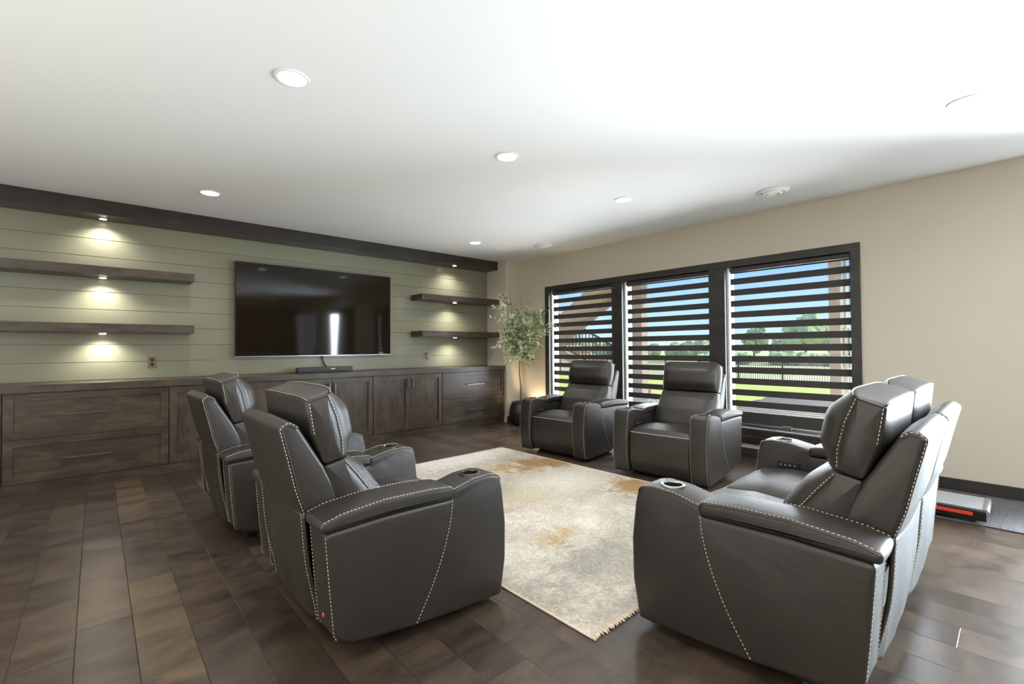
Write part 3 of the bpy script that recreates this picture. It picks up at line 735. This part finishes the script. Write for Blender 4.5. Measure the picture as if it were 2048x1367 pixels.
for nm, y, d in (('fringe', RY0, -1), ('fringe', RY1, 1)):
    mb = MB(); x = RX0
    while x < RX1:
        l = .010+.012*random.random(); a = random.uniform(-.010, .010); mb.tube([(x, y-d*.010, .009), (x+a*.5, y+d*l*.5, .008), (x+a, y+d*l, .003)], [.0042, .004, .0022], 5); x += .0085
    o = mb.build(nm, 'fringe', rg, True); o['kind'] = 'stuff'; o['label'] = 'short pinkish fringe along the rug end'
for xe in (RX0-.002, RX1+.002): MB().tube([(xe, RY0+(RY1-RY0)*k/40, .006) for k in range(41)], .0055, 8).build('edge_binding', 'fringe', rg, True)['label'] = 'tan bound rug edge'

# ------------------------------------------------------------------ place the recliners
R1 = make_recliner('recliner', 1, 1.03, 'charcoal leather recliner at the left nearest the camera, its side toward the viewer', 'recliner')
R1['group'] = 'leather recliners'
def place(o, fx, fy, deg, sx=1, sy=1):
    a = math.radians(deg); o.rotation_euler = (0, 0, a); o.scale = (sx, sy, 1)
    o.location = (fx-OFF*sx*math.cos(a), fy-OFF*sx*math.sin(a), 0)
others = [(-4.03, -2.575, 0.5, 1, 1, 'charcoal leather recliner half hidden behind the nearest one, in front of the cabinets'),
          (-1.585, -2.70, 182.5, 1, .95, 'charcoal leather recliner at the left window bay beside the olive tree, facing the room'),
          (-1.600, -4.065, 184, 1, .91, 'charcoal leather recliner facing the room in front of the middle window bay')]
for fx, fy, deg, sx, sy, lab in others:
    c = copy_tree(R1); c['label'] = lab; place(c, fx, fy, deg, sx, sy)
place(R1, -3.99, -4.088, 0)
LS = make_recliner('reclining_loveseat', 2, 1.64, 'two-seat charcoal leather reclining loveseat at the right, seen from its left side and back', 'loveseat')
place(LS, -2.85, -5.172, 90)
# red power button on the rear of the nearest recliner
b_ = MB().lathe([(.008, 0), (.008, .004)], 0, 0, 12); b_.v = [(OFF-.846-z_, -.515+.06+x_, .235+y_) for x_, y_, z_ in b_.v]; b_.build('power_button', 'red', R1)['label'] = 'small red button'

# ------------------------------------------------------------------ walking pad and mat
tag(MB().box(-.965, -.06, -7.5, -5.25, .0005, .008, .002).build('exercise_mat', 'mat'), 'black speckled exercise mat on the floor under the walking pad', 'mat')
wp = tag(empty('walking_pad', (-.70, -5.50, .008)), 'flat silver walking pad with a red side stripe lying along the wall', 'treadmill')
MB().box(-.19, .20, -.665, .62, .045, .085, .008).build('deck', 'silver', wp)
for x in (-.225, .215): MB().box(x-.028, x+.028, -.668, .64, .018, .088, .006).build('side_rail', 'blackmetal', wp)
MB().box(-.2545, -.2525, -.60, .60, .050, .074).build('stripe', 'red', wp)['label'] = 'red side stripe'
rb = MB(); rb.tube([(-.18, -.655, .062), (.20, -.655, .062)], .026, 16); rb.build('roller', 'chrome', wp, True, 50)
for x in (-.225, .215):
    for y in (-.60, .56):
        q = MB().tube([(x-.012, y, .017), (x+.012, y, .017)], .017, 14); q.build('wheel', 'black', wp, True, 50)

# ------------------------------------------------------------------ olive tree and its uplight
ot = tag(empty('olive_tree', (-.33, -.84, 0)), 'potted olive tree standing in the corner beside the window', 'potted tree')
pt = MB().lathe([(.115, 0), (.150, .02), (.185, .12), (.190, .20), (.170, .30), (.145, .355), (.150, .375), (.138, .378), (.130, .35), (.12, .33)], 0, 0, 40).build('pot', 'pot', ot, True, 50)
MB().lathe([(.128, .335), (.05, .345)], 0, 0, 24).build('soil', 'soil', ot, True)
rnd = random.Random(21)
wd = MB(); lf = MB()
def leaf(p, d, L, wdt):
    d = d.normalized(); s = d.cross(Vector((rnd.uniform(-1, 1), rnd.uniform(-1, 1), rnd.uniform(-.3, 1)))).normalized(); n = d.cross(s)
    pts = [p, p+d*L*.3+s*wdt+n*.002, p+d*L*.3-s*wdt+n*.002, p+d*L*.68+s*wdt*.85, p+d*L*.68-s*wdt*.85, p+d*L-n*.004, p+d*L*.3-n*.002, p+d*L*.68-n*.003]
    lf.add(pts, [(0, 1, 6), (0, 6, 2), (1, 3, 7, 6), (6, 7, 4, 2), (3, 5, 7), (7, 5, 4)])
def twig(p, d, L, r):
    pts = [p]; cur = p.copy(); dd = d.normalized()
    n = 6
    for k in range(n):
        dd = (dd+Vector((rnd.uniform(-.22, .22), rnd.uniform(-.22, .22), rnd.uniform(-.16, .18)))).normalized(); cur = cur+dd*L/n; pts.append(cur.copy())
        for s in range(3): leaf(cur-dd*rnd.uniform(0, L/n), (dd*.5+Vector((rnd.uniform(-1, 1), rnd.uniform(-1, 1), rnd.uniform(-.6, .8)))), rnd.uniform(.055, .09), rnd.uniform(.008, .0125))
    leaf(cur, dd, .06, .008)
    wd.tube(pts, [r*(1-.8*k/n) for k in range(n+1)], 5)
trunk = [Vector((0, 0, .33)), Vector((.01, 0, .6)), Vector((-.02, .0, .85)), Vector((-.015, -.005, 1.05))]
wd.tube(trunk, [.014, .012, .011, .010], 8)
def bough(pts, r):
    wd.tube(pts, [r*(1-.6*k/(len(pts)-1)) for k in range(len(pts))], 6)
    for k in range(1, len(pts)):
        a, b = pts[k-1], pts[k]
        for q in range(6):
            p = a.lerp(b, rnd.random()); out = Vector((p.x*1.2+rnd.uniform(-1, 1)*.8, p.y*1.2+rnd.uniform(-1, 1)*.8, rnd.uniform(-.3, 1.0)))
            twig(p, out, rnd.uniform(.16, .32), .0035)
T0 = trunk[-1]
# spread is perpendicular to the view so the crown reads like the photograph's
CR = [(-.26, -.05, 1.45, -.52, -.12, 1.96), (-.14, .02, 1.6, -.20, .03, 2.22), (.02, -.02, 1.55, .02, .0, 2.12), (.12, -.14, 1.5, .30, -.26, 1.86), (.10, -.2, 1.4, .24, -.34, 1.62), (-.2, .0, 1.3, -.38, -.04, 1.5),
      (.05, -.05, 1.25, .1, -.1, 1.55), (-.08, -.12, 1.4, -.14, -.2, 1.78), (.06, .06, 1.45, .1, .10, 1.8)]
for ax_, ay_, az_, bx_, by_, bz_ in CR: bough([T0.copy(), T0.lerp(Vector((ax_, ay_, az_)), .5)+Vector((rnd.uniform(-.02, .02), rnd.uniform(-.02, .02), .02)), Vector((ax_, ay_, az_)), Vector((bx_, by_, bz_))], .008)
for k in range(5): twig(Vector((-.015, -.005, 1.0+.02*k)), Vector((rnd.uniform(-.6, .6), rnd.uniform(-.6, .3), .3)), .2, .003)
twig(Vector((-.02, 0, 1.12)), Vector((-1, -.4, .1)), .34, .003)
def clampv(v):   # keep the crown clear of the walls
    x, y, z = v; X = x-.33; Y = y-.84
    if X > -.012: x -= (X+.012)
    if X > -.35 and Y > -.52: y -= (Y+.52)
    return (x, y, z)
wd.v = [clampv(v) for v in wd.v]; lf.v = [clampv(v) for v in lf.v]
wd.build('trunk', 'bark', ot, True); fo = lf.build('foliage', 'leaf', ot, False, recalc=False); fo['kind'] = 'stuff'
ul = tag(empty('plant_uplight', (-.16, -1.03, 0)), 'small uplight glowing on the wall behind the olive tree', 'light')
MB().lathe([(.05, 0), (.05, .012), (.035, .016), (.04, .12), (.035, .12), (.03, .11)], 0, 0, 24).build('housing', 'blackmetal', ul, True, 40)
MB().lathe([(.030, .105), (.01, .108)], 0, 0, 20).build('lens', 'puck_on', ul, True)
lamp('plant_uplight_lamp', 'SPOT', (-.15, -1.03, .135), 34, (1, .78, .48), aim=(-.02, -.98, .75), spot_size=1.9, spot_blend=.7, shadow_soft_size=.03)

# ------------------------------------------------------------------ outdoors
def ground(name, x0, x1, z0, z1, y0, y1, m, label, cat):
    o = MB().add([(x0, y0, z0), (x1, y0, z1), (x1, y1, z1), (x0, y1, z0), (x0, y0, z0-.3), (x1, y0, z1-.3), (x1, y1, z1-.3), (x0, y1, z0-.3)], [(0, 1, 2, 3), (4, 7, 6, 5), (0, 4, 5, 1), (1, 5, 6, 2), (2, 6, 7, 3), (3, 7, 4, 0)]).build(name, m); struct(o); return o
ground('ground_patio', .2, 4.2, -.06, -.08, -14, 8, 'concrete', '', '')
ground('ground_lawn', 4.2, 27.6, -.10, -1.15, -30, 60, 'grass', '', '')
ground('ground_field', 27.6, 200, -1.16, -.55, -160, 300, 'field', '', '')
# deck above
dk = tag(empty('raised_deck', (0, 0, 2.82)), 'raised timber deck over the patio outside', 'deck')
MB().box(.21, 3.75, -9.0, -.35, .14, .18).build('deck_boards', 'deckwood', dk)
for k in range(9): MB().box(.21, 3.72, -8.9+k*1.06, -8.86+k*1.06, .0, .14).build('joist', 'deckwood', dk)
MB().box(3.68, 3.75, -9.0, -.35, -.0, .14).build('rim_beam', 'deckwood', dk)
MB().box(.21, 2.70, -.345, 6.0, .02, .10).build('soffit_panel', 'white', dk)
for (yc, wd_, lab) in ((-.73, .24, 'brown timber deck post seen through the middle window bay'), (-4.34, .15, 'brown timber deck post seen through the right window bay')):
    r = tag(empty('deck_post', (3.38, yc, -.09)), lab, 'post', 'timber deck posts')
    MB().box(-wd_/2, wd_/2, -wd_/2, wd_/2, .02, 2.91, .006).build('post', 'postwood', r)
    MB().box(-wd_/2-.03, wd_/2+.03, -wd_/2-.03, wd_/2+.03, 0, .04, .004).build('footing', 'concrete', r)
tag(MB().tube([(3.36, -4.475, -.08), (3.36, -4.475, 2.80)], .025, 10).build('downpipe', 'white', None, True), 'thin white downpipe beside the deck post in the right bay', 'downpipe')
# stairs with a landing
stp = tag(empty('outdoor_staircase', (3.3, 1.5, -.08)), 'tan timber staircase with black railings seen through the left window bay', 'staircase')
def wbox(mb, p0, p1, w_, h_, xw):   # sloping member between two (y,z) points, w along x
    (y0, z0), (y1, z1) = p0, p1; vs = []
    for x in (xw-w_/2, xw+w_/2):
        vs += [(x, y0, z0-h_/2), (x, y0, z0+h_/2), (x, y1, z1+h_/2), (x, y1, z1-h_/2)]
    mb.add([(v[0]-3.3, v[1]-1.5, v[2]+.08) for v in vs], [(0, 1, 2, 3), (4, 7, 6, 5), (0, 4, 5, 1), (1, 5, 6, 2), (2, 6, 7, 3), (3, 7, 4, 0)])
U0, U1 = (2.35, 1.30), (-.32, 2.92)
for xw in (2.85, 3.85):
    mb = MB(); wbox(mb, (U0[0], U0[1]-.12), (U1[0], U1[1]-.12), .05, .26, xw); mb.build('stringer', 'deckwood', stp)
for k in range(10):
    t = (k+.5)/10; y = U0[0]+(U1[0]-U0[0])*t; z = U0[1]+(U1[1]-U0[1])*t
    MB().box(2.88-3.3, 3.82-3.3, y-.15-1.5, y+.13-1.5, z-.04+.08, z+.0+.08).build('tread', 'deckwood', stp)
    MB().box(2.88-3.3, 3.82-3.3, y+.11-1.5, y+.13-1.5, z-.17+.08, z-.04+.08).build('riser', 'deckwood', stp)
MB().box(2.8-3.3, 5.2-3.3, 2.35-1.5, 3.4-1.5, 1.25+.08, 1.32+.08).build('landing', 'deckwood', stp)
for x in (2.9, 5.1):
    for y in (2.45, 3.3): MB().box(x-.06-3.3, x+.06-3.3, y-.06-1.5, y+.06-1.5, 0, 1.26+.08).build('landing_post', 'deckwood', stp)
V0, V1 = (2.35, 1.28), (.05, .13)
for xw in (4.15, 5.1):
    mb = MB(); wbox(mb, (V0[0], V0[1]-.12), (V1[0], V1[1]-.08), .05, .24, xw); mb.build('stringer', 'deckwood', stp)
for k in range(8):
    t = (k+.5)/8; y = V0[0]+(V1[0]-V0[0])*t; z = V0[1]+(V1[1]-V0[1])*t
    MB().box(4.18-3.3, 5.07-3.3, y-.15-1.5, y+.13-1.5, z-.04+.08, z+.08).build('tread', 'deckwood', stp)
for xw in (4.12,):
    mb = MB(); wbox(mb, (V0[0], V0[1]+.92), (V1[0], V1[1]+.92), .05, .06, xw); wbox(mb, (V0[0], V0[1]+.12), (V1[0], V1[1]+.12), .03, .04, xw)
    for k in range(20):
        t = (k+.5)/20; y = V0[0]+(V1[0]-V0[0])*t; z = V0[1]+(V1[1]-V0[1])*t
        mb.box(xw-.01-3.3, xw+.01-3.3, y-.01-1.5, y+.01-1.5, z+.12+.08, z+.92+.08)
    mb.build('railing', 'blackmetal', stp)['label'] = 'black metal railing'
mb = MB().box(5.12-3.3, 5.16-3.3, 2.35-1.5, 3.4-1.5, 2.16, 2.22)
for k in range(9): mb.box(5.13-3.3, 5.15-3.3, 2.4+k*.12-1.5, 2.42+k*.12-1.5, 1.38, 2.18)
mb.build('railing', 'blackmetal', stp)['label'] = 'black metal railing'
# fence
fn = tag(empty('metal_fence', (27.5, 10, -1.14)), 'long black metal picket fence across the end of the lawn', 'fence')
y = 4.05-2.75*9
while y < 58:
    MB().box(-.045, .045, y-10-.045, y-10+.045, 0, 1.36).build('post', 'blackmetal', fn)
    mb = MB()
    for zz in (.14, 1.14, 1.26): mb.box(-.018, .018, y-10, y-10+2.75, zz-.02, zz+.02)
    for k in range(1, 20): yy = y-10+k*2.75/20; mb.box(-.011, .011, yy-.011, yy+.011, .05, 1.3)
    mb.build('picket_panel', 'blackmetal', fn); y += 2.75
# patio furniture
def wicker_sofa(x, y, rz, w_, label, h=.62):
    r = tag(empty('wicker_sofa', (x, y, -.075), rz), label, 'outdoor sofa', 'wicker patio furniture')
    # local: +x faces away from the house
    MB().box(-.38, -.24, -w_/2, w_/2, .06, h-.10, .03).build('backrest', 'wicker', r, True, 40)
    for s in (-1, 1): MB().box(-.36, .38, s*(w_/2-.10), s*w_/2, .06, .50, .03).build('armrest', 'wicker', r, True, 40)
    MB().box(-.30, .38, -w_/2+.08, w_/2-.08, .06, .30, .02).build('seat_base', 'wicker', r, True, 40)
    MB().box(-.24, .40, -w_/2+.11, w_/2-.11, .30, .43, .04).build('seat_cushion', 'grey_fabric', r, True, 40)
    for sx in (-.33, .33):
        for sy in (-1, 1): MB().box(sx-.025, sx+.025, sy*(w_/2-.08)-.025, sy*(w_/2-.08)+.025, 0, .07).build('leg', 'blackmetal', r)
    return r
s1 = wicker_sofa(1.75, -4.35, 0, 1.55, 'grey wicker sofa with its back to the right window bay')
# arched grey back cushion on the first sofa
N = 24; pr = [(-.64+1.28*k/N, .40+.27*(1-abs(-1+2*k/N)**3.2)**.8) for k in range(N+1)]
mb = MB(); rings = []
for dx, sc_ in ((-.235, .90), (-.225, .97), (-.19, 1), (-.12, 1), (-.085, .97), (-.075, .9)):
    rings.append([(dx, a*sc_, .40+(b-.40)*sc_) for a, b in pr]+[(dx, a*sc_, .36) for a, b in reversed(pr)])
mb.loft(rings).build('back_cushion', 'grey_fabric', s1, True, 50)
wicker_sofa(1.45, -1.75, 0, 1.15, 'grey wicker armchair with its back to the middle window bay', .58)

# tree line
def far_tree(x, y, h, w_, m, label, seed):
    rr = random.Random(seed); r = tag(empty('tree', (x, y, -.95)), label, 'tree', 'trees beyond the field')
    MB().tube([(0, 0, 0), (0, 0, h*.5)], [.22, .15], 8).build('trunk', 'bark', r)
    bm = bmesh.new()
    for k in range(26):
        a = rr.uniform(0, 2*PI); q = rr.random()**.5; zz = rr.uniform(.28, .92)*h; ww = w_/2*math.sin(PI*min(1, max(.12, zz/h*.95)))**.7
        c = Vector((math.cos(a)*ww*q, math.sin(a)*ww*q, zz)); s = rr.uniform(.12, .22)*w_
        res = bmesh.ops.create_icosphere(bm, subdivisions=2, radius=s, matrix=Matrix.Translation(c))
        for v in res['verts']: v.co += Vector((rr.uniform(-1, 1), rr.uniform(-1, 1), rr.uniform(-1, 1)))*s*.22
    me = D.meshes.new('crown'); bm.to_mesh(me); bm.free(); me.materials.append(M[m]); o = D.objects.new('crown', me); COL.objects.link(o); o.parent = r
TR = [(78, 16.6, 6.6, 6.0, 'tree_pale', 'tallest pale green tree on the horizon in the right bay'), (84, 26.5, 5.6, 4.5, 'tree', 'round tree left of the tallest one in the right bay'),
      (92, 24.0, 4.3, 5.0, 'tree_pale', 'pale tree between the tallest and the round one'), (70, 9.0, 4.3, 5.0, 'tree', 'dark tree at the right edge behind the deck post'), (80, 2, 5.0, 5, 'tree', 'tree in the gap right of the deck post'),
      (88, 37, 3.4, 6, 'tree_pale', 'pale tree at the right edge of the middle bay'), (95, 46, 2.2, 8, 'tree', 'low bush line left of the pale tree in the middle bay'), (95, 56.5, 2.1, 8, 'tree', 'low bush line in the centre of the middle bay'),
      (100, 68, 2.4, 9, 'tree', 'low bush line behind the post in the middle bay'), (74, 29.5, 2.6, 4, 'tree_pale', 'low pale bush left of the round tree'), (110, 90, 3.0, 14, 'tree', 'far bushes seen under the stairs in the left bay'), (100, 115, 3.2, 16, 'tree_pale', 'far pale bushes behind the stair railing in the left bay')]
for k, t_ in enumerate(TR): far_tree(*t_, seed=k+3)
mb_rnd = random.Random(5)
for k, (y, lab) in enumerate(((1, 'low hedge right of the deck post'), (11, 'low hedge under the tallest tree'), (21, 'low hedge under the round tree'))):
    r = tag(empty('hedge', (58, y, -.95)), lab+' in the right bay', 'hedge', 'hedges along the field')
    bm = bmesh.new()
    for q in range(26):
        s = mb_rnd.uniform(.6, .95); res = bmesh.ops.create_icosphere(bm, subdivisions=2, radius=s, matrix=Matrix.Translation(Vector((mb_rnd.uniform(-1, 1), mb_rnd.uniform(-3.4, 3.4), s*.6+mb_rnd.uniform(0, .2)))))
        for v in res['verts']: v.co += Vector((mb_rnd.uniform(-1, 1), mb_rnd.uniform(-1, 1), mb_rnd.uniform(-1, 1)))*s*.2
    me = D.meshes.new('foliage'); bm.to_mesh(me); bm.free(); me.materials.append(M['tree_pale']); o = D.objects.new('foliage', me); COL.objects.link(o); o.parent = r

# ------------------------------------------------------------------ dark bar at the far end of the room, mirrored in the television
bc = tag(empty('bar_cabinet', (-1.2, YB+.32, 0)), 'tall dark wall of bar cabinets behind the camera', 'cabinet')
MB().box(-1.5, 1.15, -.31, .30, 0, .92).build('base_unit', 'woodv', bc); MB().box(-1.5, 1.15, -.31, .02, 1.35, 2.45).build('wall_unit', 'woodv', bc); MB().box(-1.52, 1.17, -.31, .33, .92, .96).build('worktop', 'espresso', bc)
MB().box(-1.5, 1.15, -.31, -.28, .96, 1.35).build('splashback', 'espresso', bc)
